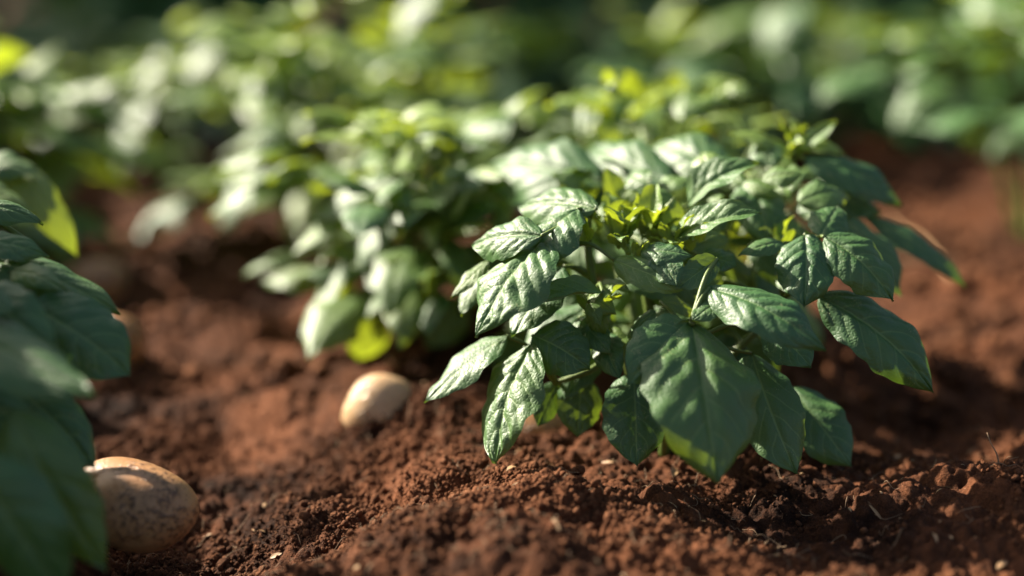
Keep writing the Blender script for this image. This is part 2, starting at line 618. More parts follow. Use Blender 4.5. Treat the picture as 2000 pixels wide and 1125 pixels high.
def ico(sub):
    import bmesh
    bm = bmesh.new()
    bmesh.ops.create_icosphere(bm, subdivisions=sub, radius=1.0)
    bm.verts.ensure_lookup_table()
    v = np.array([x.co[:] for x in bm.verts])
    t = np.array([[w.index for w in f.verts] for f in bm.faces])
    bm.free()
    return v, t


def crumbs():
    rs = np.random.default_rng(3)
    V, T, A, off = [], [], [], 0
    v1, t1 = ico(1)
    v2, t2 = ico(2)
    for sub, cnt, lo, hi, y0, y1 in ((1, 60000, 0.0006, 0.0016, 800, 1290), (1, 20000, 0.0012, 0.0030, 640, 1290),
                                     (2, 600, 0.0024, 0.0055, 560, 1290), (1, 3500, 0.004, 0.012, 300, 760)):
        bv, bt = (v1, t1) if sub == 1 else (v2, t2)
        # patchy: fewer where the soil is smooth
        py = rs.uniform(y0, y1, cnt * 2)
        d = F_PX * CAM[2] / (py + 100.0)
        x = rs.uniform(-0.42, 0.42, cnt * 2) * d
        keep = (fbm(x * 14, d * 14, 77, 3) + 0.35) > rs.uniform(0, 0.8, cnt * 2)
        x, y = x[keep][:cnt], d[keep][:cnt]
        c = len(x)
        r = lo * np.power(hi / lo, rs.power(0.55, c))
        z = height(x, y) + r * rs.uniform(0.0, 0.7, c)
        tm = []
        for k in range(12):
            dv = bv * (1 + 0.0 * bv)
            nn = 0
            for j in range(5):
                w = rs.normal(0, 1.6, 3)
                nn = nn + np.sin(bv @ w + rs.uniform(0, 6)) * 0.16
            tm.append(dv * (1 + nn)[:, None] * np.array([1, rs.uniform(.65, 1), rs.uniform(.55, .9)]))
        tm = np.array(tm)[rs.integers(0, 12, c)]
        qn = unit(rs.normal(0, 1, (c, 4)))
        a, b, cc, dd = qn.T
        M = np.stack([1 - 2 * (cc * cc + dd * dd), 2 * (b * cc - a * dd), 2 * (b * dd + a * cc),
                      2 * (b * cc + a * dd), 1 - 2 * (b * b + dd * dd), 2 * (cc * dd - a * b),
                      2 * (b * dd - a * cc), 2 * (cc * dd + a * b), 1 - 2 * (b * b + cc * cc)], -1).reshape(-1, 3, 3)
        vv = np.einsum('nij,nkj->nki', M, tm) * r[:, None, None] + np.stack([x, y, z], -1)[:, None, :]
        nb = len(bv)
        V.append(vv.reshape(-1, 3))
        T.append((bt[None] + (off + np.arange(c) * nb)[:, None, None]).reshape(-1, 3))
        A.append(np.repeat(np.clip(rs.normal(0.25, 0.35, c), 0, 1), nb))
        off += c * nb
    me = mesh_np('soil_crumbs', np.vstack(V), None, np.vstack(T), CRUMB, None, {'tint': np.concatenate(A)})
    o = link('soil_crumbs', me)
    tag(o, 'loose reddish crumbs and small clods scattered over the soil', 'soil crumbs', None, 'stuff')


def fibres():
    rs = np.random.default_rng(9)
    bt = Batch()
    for k in range(300):
        py = rs.uniform(860, 1260)
        d = F_PX * CAM[2] / (py + 100.0)
        x = rs.uniform(-0.40, 0.40) * d
        L = rs.uniform(0.006, 0.028)
        a = rs.uniform(0, 6.28)
        pts = [np.array([x, d, 0])]
        for i in range(4):
            a += rs.normal(0, 0.7)
            pts.append(pts[-1] + np.array([math.cos(a), math.sin(a), 0]) * L / 4)
        pts = np.array(pts)
        pts[:, 2] = height(pts[:, 0], pts[:, 1]) + rs.uniform(0.0004, 0.003) + rs.uniform(-.001, .003, len(pts))
        v, q, t = tube_geo(pts, [0.00018, 0.00028, 0.0001], 5, 3)
        bt.add(v, q, t)
    o = bt.build('root_fibres', FIBRE)
    tag(o, 'fine dry root fibres lying in the crumbly soil', 'root fibres', None, 'stuff')


def litter():
    rs = np.random.default_rng(19)
    bt = Batch()
    for k in range(170):
        py = rs.uniform(620, 1240)
        d = F_PX * CAM[2] / (py + 100.0)
        x = rs.uniform(-0.40, 0.40) * d
        a = rs.uniform(0, 6.28)
        L = rs.uniform(0.003, 0.013)
        b = np.array([x, d, 0])
        t = b + np.array([math.cos(a), math.sin(a), 0]) * L
        b[2], t[2] = top(b[0], b[1]) + .0012, top(t[0], t[1]) + .0016
        v, q, uv = leaf_geo(b, t, L * rs.uniform(.12, .5), (rs.normal(0, .4), rs.normal(0, .4), 1), bulge=rs.uniform(0, .2), curl=rs.uniform(-1, 1), nu=7, nv=5, seed=k)
        bt.add(v, q, None, None, 0)
    o = bt.build('plant_litter', STRAW)
    tag(o, 'small brown flakes of dead leaf and straw on the soil', 'litter', None, 'stuff')


def top(x, y):
    return float(height(np.array([x]), np.array([y]))[0])


def single_fibres():
    for pts, label in (
        ([(1952, 908, .97), (1948, 890, .97), (1935, 865, .972), (1928, 845, .975)], 'pale curved root hair standing up from the mound at right'),
    ):
        w = [P(*p) for p in pts]
        w[0] = np.array([w[0][0], w[0][1], top(w[0][0], w[0][1]) - 0.003])
        v, q, t = tube_geo(w, [0.0006, 0.0005, 0.0003], 6, 5)
        o = link('root_hair', mesh_np('root_hair', v, q, t, FIBRE))
        tag(o, label, 'root')
    for a, b, r, label in (((0.60, 1.42), (0.66, 1.58), 0.0016, 'pale dry straw lying on the soil right of the main plant'),
                           ((0.40, 1.62), (0.60, 1.66), 0.003, 'thick dry straw lying across the soil below the upper right plant'),
                           ((0.50, 1.55), (0.52, 1.95), 0.002, 'dry straw pointing away from the viewer under the upper right plant')):
        pts = [np.array([a[0] + (b[0] - a[0]) * s, a[1] + (b[1] - a[1]) * s, 0]) for s in np.linspace(0, 1, 5)]
        for i, p in enumerate(pts):
            p[2] = top(p[0], p[1]) + r + 0.003 * math.sin(i * 1.3)
        v, q, t = tube_geo(pts, [r, r * 1.1, r * 0.7], 8, 5)
        o = link('dry_straw', mesh_np('dry_straw', v, q, t, STRAW))
        tag(o, label, 'straw', 'dry straws on the soil')


def potato(center, dims, rot, label, seed, group=None, mat=None):
    v, t = ico(5)
    rs = np.random.default_rng(seed)
    nn = 0
    for j in range(7):
        w = rs.normal(0, 1.5, 3)
        nn = nn + np.sin(v @ w + rs.uniform(0, 6)) * 0.042
    v = v * (1 + nn)[:, None]
    for j in range(9):        # shallow eyes
        e = unit(rs.normal(0, 1, 3))
        dd = np.linalg.norm(unit(v) - e, axis=1)
        v = v * (1 - 0.045 * np.exp(-(dd / 0.085) ** 2) + 0.010 * np.exp(-((dd - .16) / 0.06) ** 2))[:, None]
    v = v * np.array(dims) / 2
    me = mesh_np('potato', v, None, t, mat or SKIN)
    o = link('potato', me, None, tuple(center))
    o.rotation_euler = [R(a) for a in rot]
    tag(o, label, 'potato', group)
    return o


# ================================================================== build
ground()
crumbs()
fibres()
litter()
single_fibres()

# ------------------------------------------------------------------ potatoes
potato(P(264, 984, 0.94), (0.082, 0.056, 0.054), (8, 16, -12), 'dusty light brown potato lying half under the dark leaves at front', 4)
potato(P(745, 806, 1.15), (0.060, 0.052, 0.058), (0, -10, 20), 'smooth pale potato with a sunlit flank, half sunk in soil mid bed', 8, None, PALE)
potato(P(1052, 846, 1.135), (0.078, 0.050, 0.046), (0, 8, 10), 'red brown potato behind the drooping bright leaf of the main plant', 15)
potato(P(182, 545, 1.60), (0.066, 0.05, 0.05), (0, 8, 20), 'dark blurred potato in the shaded furrow behind the left plant', 33)
potato(P(222, 672, 1.34), (0.055, 0.05, 0.055), (0, 0, 50), 'reddish potato peeking out behind the left plant leaf edge', 40)

# ------------------------------------------------------------------ the main plant
mb = P(1300, 890, 1.075)
mb[2] = hz(mb[0], mb[1]) - 0.008
M = Plant(mb, 'bushy green potato plant in sharp focus, its broad leaves drooping over bare soil')
M.stem([mb, P(1285, 700, 1.06), P(1262, 560, 1.05), P(1268, 470, 1.05)], 0.0055, 0.0030)
M.stem([mb + np.array([-.01, 0, 0]), P(1225, 700, 1.05), P(1170, 600, 1.03), P(1150, 500, 1.02), P(1150, 430, 1.02)], 0.005, 0.0022)
M.stem([mb + np.array([.012, 0, 0]), P(1400, 730, 1.06), P(1520, 600, 1.05), P(1600, 465, 1.02)], 0.0042, 0.0016)
M.stem([mb + np.array([.005, .012, 0]), P(1350, 640, 1.10), P(1380, 540, 1.13), P(1425, 440, 1.15), P(1440, 350, 1.15)], 0.0042, 0.0016)
M.stem([mb + np.array([-.003, -.012, 0]), P(1310, 760, 1.02), P(1345, 650, 0.97), P(1352, 628, 0.955)], 0.0045, 0.0022)
M.stem([mb + np.array([.0, .014, 0]), P(1230, 600, 1.12), P(1180, 430, 1.16), P(1160, 350, 1.18)], 0.0045, 0.0022)
M.stem([mb + np.array([.014, .01, 0]), P(1450, 560, 1.15), P(1505, 430, 1.165), P(1550, 300, 1.15)], 0.004, 0.0016)
M.stem([mb + np.array([-.012, -.004, 0]), P(1230, 692, 1.045), P(1150, 725, 1.02), P(1085, 748, 1.02)], 0.0036, 0.0018)

A = M.pleaf
# front
A((1352, 632, .960), (1402, 944, .900), 240, (.22, .88, .40), .10, bulge=.10, curl=.35, shape=.88, rnd=.50, quilt=.06, nu=60, nv=41)
A((1348, 636, .960), (1226, 752, .930), 124, (.05, .86, .45), .06, bulge=.10, curl=.4, shape=.85, rnd=.55, stalk=False)
A((1468, 690, 1.00), (1556, 926, .970), 138, (.05, .95, .40), .02, bulge=.08, curl=.5, shape=.95, rnd=.50)
A((1545, 755, 1.04), (1664, 912, 1.01), 118, (.10, .95, .45), .02, bulge=.09, curl=.4, shape=.95, rnd=.50)
A((1238, 728, 1.01), (1244, 912, .985), 132, (.12, .95, .35), .03, bulge=.07, curl=.35, shape=.90, rnd=.52)
A((1140, 733, 1.03), (1128, 853, 1.015), 92, (.1, .95, .30), .08, bulge=.06, curl=.3, shape=.90, rnd=.52)
A((1088, 747, 1.03), (1050, 833, 1.02), 54, (.1, .95, .30), .05, bulge=.06, curl=.3, shape=.90, rnd=.50)
A((1038, 672, .995), (968, 906, .965), 152, (-.62, .55, .58), .03, bulge=.07, curl=.35, shape=.88, rnd=.62, quilt=.07, nu=56, nv=37)
A((990, 655, 1.01), (830, 789, .995), 100, (-.55, .45, .75), .05, bulge=.03, curl=.3, shape=.85, rnd=.75)
A((1040, 655, .995), (1152, 722, .985), 112, (-.50, .60, .60), .04, bulge=.06, curl=.4, shape=.85, rnd=.55)
A((1062, 468, .99), (930, 660, .955), 190, (-.62, .52, .60), .0, bulge=.10, curl=.5, shape=.88, rnd=.62, quilt=.065, nu=60, nv=41)
A((1128, 408, 1.0), (1042, 550, .98), 138, (-.55, .48, .68), .03, bulge=.16, curl=.55, shape=.85, rnd=.6, quilt=.065)
A((1058, 460, .975), (924, 480, 1.02), 105, (-.60, .43, .68), .05, bulge=.10, curl=.5, shape=.85, rnd=.65, quilt=.07)
A((1165, 408, 1.00), (1014, 406, 1.06), 105, (-.55, .40, .75), .08, bulge=.09, curl=.6, shape=.85, rnd=.65, quilt=.075)
A((1100, 520, 1.02), (1002, 662, .995), 116, (-.55, .60, .62), .04, bulge=.06, curl=.4, rnd=.65)
A((955, 508, 1.03), (880, 582, 1.02), 40, (-.4, .6, .7), .30, bulge=.05, curl=.4)
A((942, 535, 1.04), (902, 618, 1.03), 52, (-.5, .6, .6), .15, bulge=.05, curl=.4)
A((1178, 572, .985), (1018, 606, .97), 74, (-.20, .35, .95), .16, bulge=.05, curl=-.6, fold=.25, rnd=.65, quilt=.06)
A((1150, 590, .985), (1192, 566, .985), 34, (-.20, .30, .95), .25, bulge=.05, curl=.3)
A((1150, 600, 1.05), (1010, 700, 1.05), 100, (-.3, .7, .6), .04, bulge=.10, curl=.5, rnd=.65)
A((1120, 545, 1.08), (1190, 700, 1.08), 110, (.0, .9, .4), .02, bulge=.08, curl=.4, rnd=.6)
# bright young leaf and folded leaf at the left apex
A((1152, 470, 1.0), (1118, 420, 1.0), 60, (-.85, .55, .1), .95, bulge=.03, curl=.3, fold=.2, stalk=False, rnd=.6)
A((1148, 428, 1.0), (1106, 490, .99), 58, (.75, .65, .2), .9, bulge=.05, curl=.4, rnd=.6)
A((1200, 508, .985), (1340, 566, .970), 74, (-.15, .75, .65), .35, bulge=.05, curl=.5, fold=.1, src=P(1110, 478, 1.0), shape=.85, rnd=.6)
A((1252, 492, .985), (1352, 500, .975), 66, (-.30, .55, .85), .08, bulge=.10, curl=.7, rnd=.5, stalk=False)
A((1268, 480, .985), (1322, 560, .965), 76, (-.20, .85, .5), .06, bulge=.05, curl=.5, rnd=.55, stalk=False)
A((1400, 505, .98), (1318, 566, .97), 60, (.2, .8, .55), .05, bulge=.06, curl=-.4, rnd=.6)
# apex
A((1272, 472, 1.04), (1244, 376, 1.035), 42, (-.5, .8, .2), .75, bulge=-.04, curl=-.5, fold=.3, rnd=.7, stalk=False)
A((1290, 466, 1.03), (1302, 398, 1.03), 36, (.4, .85, .2), .8, bulge=-.05, curl=-.6, fold=.3, rnd=.7, stalk=False)
A((1340, 452, 1.05), (1238, 372, 1.04), 66, (-.15, .45, .90), .28, bulge=.26, curl=.7, rnd=.6)
A((1322, 462, 1.01), (1488, 416, .99), 86, (.10, .50, .85), .18, bulge=.12, curl=-.5, fold=.12, rnd=.65, quilt=.065)
A((1345, 400, 1.05), (1482, 322, 1.04), 92, (-.2, .45, .85), .06, bulge=.16, curl=-.3, fold=.22, rnd=.65, quilt=.065)
A((1222, 440, 1.10), (1184, 322, 1.10), 56, (.3, .85, .3), .70, bulge=.04, curl=-.4, fold=.2, rnd=.65)
A((1310, 362, 1.11), (1154, 292, 1.22), 125, (-.60, .43, .68), .03, bulge=.14, curl=.6, rnd=.6, quilt=.06)
A((1425, 352, 1.11), (1268, 292, 1.19), 130, (-.45, .42, .78), .03, bulge=.16, curl=.6, rnd=.6, quilt=.065)
A((1170, 352, 1.14), (954, 330, 1.25), 155, (-.60, .43, .68), .03, bulge=.12, curl=.5, rnd=.6, quilt=.07)
A((1180, 345, 1.18), (1120, 430, 1.15), 90, (-.3, .6, .7), .03, bulge=.10, curl=.5, rnd=.6)
# right
A((1602, 462, 1.01), (1636, 402, 1.03), 82, (-.05, .75, .70), .06, bulge=.06, curl=.5, shape=.9, rnd=.5)
A((1572, 458, 1.005), (1570, 600, .975), 122, (-.10, .80, .60), .02, bulge=.10, curl=.55, shape=.9, rnd=.52, quilt=.065, nu=56, nv=37)
A((1610, 462, 1.00), (1744, 589, .98), 116, (.12, .80, .60), .03, bulge=.10, curl=.45, shape=.88, rnd=.58, quilt=.065, nu=56, nv=37)
A((1532, 474, 1.01), (1442, 501, 1.00), 48, (-.1, .55, .8), .08, bulge=.12, curl=.5)
A((1650, 428, 1.09), (1762, 578, 1.07), 108, (.2, .85, .5), .0, bulge=.12, curl=.5, shape=.9, rnd=.55)
A((1690, 424, 1.13), (1888, 562, 1.12), 72, (.2, .6, .8), .0, bulge=.12, curl=.5, shape=.85, rnd=.75)
A((1572, 312, 1.12), (1764, 404, 1.12), 98, (.15, .65, .75), .0, bulge=.14, curl=.6, shape=.85, rnd=.55, quilt=.06)
A((1600, 372, 1.14), (1720, 420, 1.13), 96, (.0, .7, .7), .0, bulge=.10, curl=.6, rnd=.6)
A((1598, 578, 1.0), (1823, 767, .985), 138, (.15, .80, .60), .01, bulge=.09, curl=.4, shape=.92, rnd=.58, quilt=.07, nu=56, nv=37)
A((1386, 562, .965), (1615, 684, .925), 128, (.05, .62, .80), .02, bulge=.12, curl=.55, shape=.85, rnd=.58, quilt=.06, nu=56, nv=37)
A((1402, 590, .96), (1352, 626, .95), 52, (-.2, .7, .7), .06, bulge=.10, curl=.4, rnd=.5, stalk=False)
A((1500, 640, .99), (1585, 718, .97), 96, (.1, .8, .55), .02, bulge=.08, curl=.5, rnd=.55)
A((1470, 350, 1.10), (1500, 482, 1.06), 108, (.05, .85, .55), .02, bulge=.10, curl=.4, rnd=.6, quilt=.06)
A((1530, 500, 1.05), (1548, 420, 1.06), 52, (.0, .9, .3), .25, bulge=.04, curl=-.4, rnd=.65)
A((1370, 500, 1.01), (1440, 520, 1.0), 60, (.0, .7, .7), .05, bulge=.06, curl=.4, rnd=.6)
A((1548, 300, 1.13), (1424, 262, 1.13), 56, (-.1, .35, .9), .75, bulge=.12, curl=.5)
A((1560, 296, 1.13), (1636, 236, 1.13), 40, (-.35, .6, .6), .35, bulge=.06, curl=-.5, fold=.2)
A((1560, 285, 1.13), (1652, 302, 1.12), 44, (.1, .5, .85), .75, bulge=.12, curl=.5)
A((1480, 278, 1.13), (1512, 326, 1.11), 66, (-.05, .8, .55), .10, bulge=.06, curl=.4, rnd=.55)
A((1540, 305, 1.14), (1500, 345, 1.13), 60, (-.2, .7, .6), .55, bulge=.06, curl=.4)

# small crumpled leaves of the shoot tips
rs = np.random.default_rng(12)
for cx, cy, cd, n, sz in ((1212, 470, 1.01, 11, 1.0), (1268, 468, 1.03, 13, 1.15), (1318, 474, 1.01, 8, .9), (1358, 470, 1.02, 8, .9), (1240, 500, 1.00, 6, .7),
                         (1545, 292, 1.14, 9, 1.0), (1430, 448, 1.10, 6, .9), (1175, 440, 1.04, 7, .9), (1520, 470, 1.05, 6, .8), (1170, 590, 1.0, 5, .7)):
    c0 = P(cx, cy, cd)
    for k in range(n):
        az = k * 2.4 + rs.uniform(-.4, .4)
        el = rs.uniform(.15, 1.3)
        dv = np.array([math.cos(az) * math.cos(el), math.sin(az) * math.cos(el), math.sin(el)])
        ln = sz * rs.uniform(.012, .032)
        b = c0 + np.array([math.cos(az), math.sin(az), 0]) * .004 + rs.normal(0, .003, 3)
        nn = np.array([-math.cos(az) * math.sin(el), -math.sin(az) * math.sin(el), math.cos(el)]) + rs.normal(0, .25, 3)
        M.leaf(b, b + dv * ln, ln * rs.uniform(.42, .58), nn, float(rs.uniform(.35, .85)), False,
               bulge=rs.uniform(.05, .22), curl=rs.uniform(-.7, .4), fold=rs.uniform(.05, .35), wave=.08, nu=24, nv=15, rnd=.7)
# medium leaves of the crown
for k in range(40):
    cx, cy = rs.uniform(1120, 1600), rs.uniform(330, 470)
    az = math.atan2(cy - 520, cx - 1330) + rs.normal(0, .5)
    ln = rs.uniform(60, 120)
    b = (cx, cy, rs.uniform(1.06, 1.18))
    t = (cx + ln * math.cos(az), cy + ln * math.sin(az) * .45 + rs.uniform(-5, 40), b[2] + rs.uniform(-.03, .03))
    A(b, t, ln * rs.uniform(.55, .7), (-.25 + rs.normal(0, .3), rs.uniform(.35, .7), rs.uniform(.6, .9)), float(rs.uniform(0, .55)),
      bulge=rs.uniform(.08, .2), curl=rs.uniform(.2, .7), rnd=.62, nu=30, nv=21, quilt=.055, stalk=False)
# dark leaves inside the bush
for k in range(34):
    b = (rs.uniform(1120, 1520), rs.uniform(460, 690), rs.uniform(1.03, 1.16))
    an = rs.uniform(-.3, 3.4)
    ln = rs.uniform(90, 170)
    t = (b[0] + ln * math.cos(an), b[1] + ln * abs(math.sin(an)) * .8 + 20, b[2] + rs.uniform(-.03, .03))
    A(b, t, ln * rs.uniform(.5, .62), (rs.normal(0, .3), rs.uniform(.4, .9), rs.uniform(.3, .9)), float(rs.uniform(0, .35)),
      bulge=rs.uniform(.03, .15), curl=rs.uniform(.2, .7), rnd=.62, nu=30, nv=21, stalk=k % 2 == 0)

# small leaves low on the stems, in front of them
for k in range(16):
    b = (rs.uniform(1110, 1290), rs.uniform(545, 660), rs.uniform(.99, 1.04))
    an = rs.uniform(.2, 2.9)
    ln = rs.uniform(55, 105)
    t = (b[0] + ln * math.cos(an), b[1] + ln * math.sin(an) * .8 + 8, b[2] + rs.uniform(-.03, .02))
    A(b, t, ln * rs.uniform(.5, .65), (rs.normal(-.25, .3), rs.uniform(.4, .9), rs.uniform(.4, .9)), float(rs.uniform(0, .5)),
      bulge=rs.uniform(.05, .16), curl=rs.uniform(.1, .7), rnd=.62, nu=30, nv=21, quilt=.055, stalk=k % 2 == 0)

# ------------------------------------------------------------------ plant at the left front
lb = np.array([-0.40, 0.86, 0.0])
lb[2] = hz(lb[0], lb[1]) - .008
Lp = Plant(lb, 'large shaded dark green potato plant cut by the left edge at front')
Lp.stem([lb, lb + np.array([.04, -.01, .10]), lb + np.array([.07, -.02, .20])], .006, .003)
Lp.stem([lb, lb + np.array([.05, .05, .09]), lb + np.array([.07, .10, .18])], .006, .003)
Lp.stem([lb, lb + np.array([.03, -.08, .07]), lb + np.array([.07, -.18, .13])], .006, .003)
Lp.stem([lb, lb + np.array([-.05, .03, .12]), lb + np.array([-.09, .05, .24])], .006, .003)
B_ = Lp.pleaf
B_((-120, 640, .85), (184, 778, .80), 170, (.05, .45, .90), .05, bulge=.07, curl=.45, rnd=.65, quilt=.05)
B_((60, 600, .90), (256, 735, .90), 170, (.15, .75, .60), .0, bulge=.10, curl=.5, rnd=.5)
B_((-40, 505, .93), (236, 612, .92), 96, (.10, .55, .80), .02, bulge=.06, curl=.5, rnd=.6, quilt=.06)
B_((30, 555, .95), (202, 600, .94), 110, (.05, .7, .7), .02, bulge=.10, curl=.5, rnd=.6, quilt=.06)
B_((-90, 470, .93), (97, 500, .93), 90, (.0, .5, .85), .05, bulge=.12, curl=.5, rnd=.65, quilt=.06)
B_((-110, 420, .97), (84, 440, .97), 84, (-.05, .45, .9), .03, bulge=.16, curl=.6, rnd=.65, quilt=.06)
B_((10, 745, .90), (188, 918, .89), 120, (.25, .75, .60), .0, bulge=.10, curl=.4, rnd=.6, quilt=.07)
B_((20, 800, .82), (208, 1112, .835), 155, (.35, .92, .0), .06, bulge=.10, curl=.5, rnd=.6, quilt=.05)
B_((-60, 900, .77), (130, 1160, .79), 190, (.30, .90, -.2), .0, bulge=.08, curl=.5, rnd=.55, quilt=.05)
B_((-120, 720, .89), (70, 860, .87), 130, (.0, .6, .8), .06, bulge=.08, curl=.5, rnd=.6, quilt=.05)
B_((-40, 850, .90), (60, 1000, .89), 120, (.3, .85, .4), .04, bulge=.08, curl=.5, rnd=.6)
B_((-60, 560, .88), (110, 680, .86), 130, (.0, .7, .6), .02, bulge=.10, curl=.5, rnd=.6)
B_((-160, 580, .87), (30, 612, .84), 120, (.0, .6, .8), .02, bulge=.10, curl=.5, rnd=.6)
B_((20, 530, .92), (128, 566, .90), 62, (-.1, .55, .8), .12, bulge=.12, curl=.5, rnd=.7, quilt=.06)
B_((40, 640, .93), (150, 700, .92), 70, (-.35, .5, .75), .10, bulge=.10, curl=.5, rnd=.7, quilt=.06)
B_((90, 610, .935), (238, 668, .925), 66, (.1, .5, .85), .08, bulge=.12, curl=.5, rnd=.7, quilt=.06)
B_((25, 310, 1.16), (152, 502, 1.14), 86, (.40, .62, .60), .62, bulge=.12, curl=.5, rnd=.6)
B_((-60, 320, 1.15), (80, 345, 1.14), 80, (.0, .5, .85), .25, bulge=.12, curl=.5)
B_((-80, 360, 1.10), (70, 420, 1.09), 80, (.2, .5, .8), .45, bulge=.12, curl=.5)
rs = np.random.default_rng(5)
for b, t, w, nn, ti in dome_leaves(rs, lb + np.array([-.06, .02, 0]), .24, .19, 34, .085):
    pr = np.array([b, t, (b + t) / 2]) - P(264, 984, .94)
    pr = pr - (pr @ SUN)[:, None] * SUN
    if np.linalg.norm(pr, axis=1).min() < .065:
        continue
    if (b[0] - CAM[0]) / max(b[1], .3) < -0.37 and (t[0]) / max(t[1], .3) < -0.36 and min(b[1], t[1]) > .84:
        Lp.leaf(b, t, w, nn, ti * .5, stalk=False, nu=20, nv=13, bulge=.1, curl=.5)

# ------------------------------------------------------------------ plants behind
G1 = 'potato plants in the rows behind'
rc = np.random.default_rng(77)
CROWN, JOIN = [], []
for k in range(34):
    x, y = rc.uniform(800, 1010), rc.uniform(260, 600)
    an = rc.uniform(1.2, 3.6)
    ln = rc.uniform(60, 115)
    JOIN.append(((x, y, rc.uniform(1.18, 1.32)), (x + ln * math.cos(an), y + ln * math.sin(an) * .7 + 15, rc.uniform(1.18, 1.32)), ln * rc.uniform(.55, .7),
                 (rc.normal(-.45, .25), rc.uniform(.35, .6), rc.uniform(.5, .8)), float(rc.uniform(0, .7)), dict(bulge=rc.uniform(.05, .18), curl=.45, rnd=.62)))
for k in range(30):
    x = rc.uniform(1120, 1450)
    y = rc.uniform(150, 330) + abs(x - 1250) * .12
    an = math.atan2(y - 420, x - 1240) + rc.normal(0, .6)
    ln = rc.uniform(50, 110)
    CROWN.append((x, y, rc.uniform(1.24, 1.36), ln * math.cos(an), ln * math.sin(an) * .5 + rc.uniform(-5, 35), rc.uniform(-.03, .03), ln * rc.uniform(.5, .7),
                  (rc.normal(-.1, .4), rc.uniform(.3, .8), rc.uniform(.4, .9)), float(rc.uniform(.25, 1.0)), rc.uniform(.05, .2)))


def at(px, py, d, z=None):
    p = P(px, py, d)
    p[2] = hz(p[0], p[1]) if z is None else z
    return p


bush(at(815, 640, 1.37), .28, .170, 96, .085, 'low potato plant between the pale potato and the main plant, white shining leaves', G1, 101, res=(18, 13), youth=.4, low=.22, extra=tuple(JOIN) + (
    ((668, 515, 1.28), (588, 668, 1.26), 74, (-.62, .47, .63), .10, dict(bulge=.03, curl=.3, rnd=.7)),
    ((775, 400, 1.28), (705, 530, 1.26), 100, (-.60, .45, .67), .06, dict(bulge=.08, curl=.4, rnd=.6)),
    ((785, 350, 1.27), (600, 440, 1.33), 92, (-.60, .43, .68), .10, dict(bulge=.08, curl=.5, rnd=.65)),
    ((730, 500, 1.30), (625, 505, 1.30), 60, (-.2, .4, .9), .6, dict(bulge=.12, curl=.5)),
    ((690, 510, 1.30), (660, 600, 1.29), 46, (.5, .7, .4), .9, dict(bulge=.06, curl=.4)),
    ((780, 540, 1.30), (735, 625, 1.29), 84, (.5, .75, .3), .85, dict(bulge=.06, curl=.3, rnd=.5)),
    ((730, 600, 1.28), (700, 705, 1.27), 96, (.4, .8, .4), .85, dict(bulge=.06, curl=.3, rnd=.5)),
    ((850, 590, 1.26), (772, 685, 1.25), 58, (-.5, .6, .6), .08, dict(bulge=.08, curl=.4)),
    ((900, 580, 1.27), (830, 680, 1.26), 90, (.2, .9, .3), .05, dict(bulge=.08, curl=.4)),
    ((865, 290, 1.31), (765, 330, 1.37), 74, (-.60, .43, .68), .08, dict(bulge=.12, curl=.5)),
    ((1000, 255, 1.32), (880, 290, 1.39), 90, (-.60, .43, .68), .08, dict(bulge=.12, curl=.5)),
))
bush(at(1255, 640, 1.42), .285, .165, 110, .085, 'yellow green potato plant with sunlit shoots rising just behind the main plant', G1, 102, res=(18, 13), youth=.8, extra=tuple(
    ((x, y, z), (x + dx, y + dy, z + dz), w, n, ti, dict(bulge=bu, curl=.45, rnd=.62)) for x, y, z, dx, dy, dz, w, n, ti, bu in CROWN) + (
    ((1230, 185, 1.38), (1130, 270, 1.36), 110, (-.45, .70, .60), .08, dict(bulge=.12, curl=.5, rnd=.55)),
    ((1330, 190, 1.42), (1458, 165, 1.42), 58, (-.1, .5, .8), .95, dict(bulge=.12, curl=.5)),
    ((1290, 200, 1.42), (1210, 145, 1.42), 60, (.1, .7, .6), .95, dict(bulge=.12, curl=.5)),
    ((1290, 190, 1.42), (1330, 140, 1.42), 60, (.3, .7, .4), .95, dict(bulge=.05, curl=.4)),
    ((1230, 165, 1.42), (1160, 160, 1.42), 46, (-.3, .5, .8), .2, dict(bulge=.1, curl=.4)),
    ((1090, 230, 1.45), (1000, 225, 1.45), 70, (.0, .6, .7), .9, dict(bulge=.1, curl=.4)),
    ((1330, 200, 1.42), (1370, 270, 1.40), 60, (.3, .7, .4), .8, dict(bulge=.1, curl=.4)),
))
bush(at(620, 475, 1.86), .37, .140, 95, .105, 'tall potato plant with white glints standing left of the row middle', G1, 103, res=(14, 9), youth=.85, extra=(
    ((525, 320, 1.68), (430, 460, 1.66), 110, (-.60, .45, .67), .06, dict(bulge=.1, curl=.4, rnd=.6)),
    ((560, 240, 1.70), (460, 300, 1.68), 80, (-.58, .44, .70), .08, dict(bulge=.1, curl=.4)),
    ((590, 320, 1.68), (540, 375, 1.67), 60, (-.5, .6, .6), .08, dict(bulge=.1, curl=.4)),
    ((640, 120, 1.75), (560, 190, 1.73), 90, (-.58, .44, .70), .12, dict(bulge=.1, curl=.4)),
    ((540, 120, 1.75), (480, 210, 1.73), 90, (-.58, .46, .68), .12, dict(bulge=.1, curl=.4)),
))
bush(at(330, 370, 2.30), .27, .115, 56, .105, 'potato plant with pale shining leaves at the far left end of the main row', G1, 104, res=(14, 9), youth=.45, extra=(
    ((285, 200, 2.12), (235, 340, 2.08), 100, (-.60, .45, .67), .06, dict(bulge=.1, curl=.4, rnd=.6)),
    ((320, 100, 2.15), (270, 190, 2.12), 80, (-.60, .45, .67), .06, dict(bulge=.1, curl=.4, rnd=.6)),
    ((420, 90, 2.15), (365, 190, 2.12), 90, (-.5, .6, .7), .3, dict(bulge=.1, curl=.4, rnd=.6)),
))
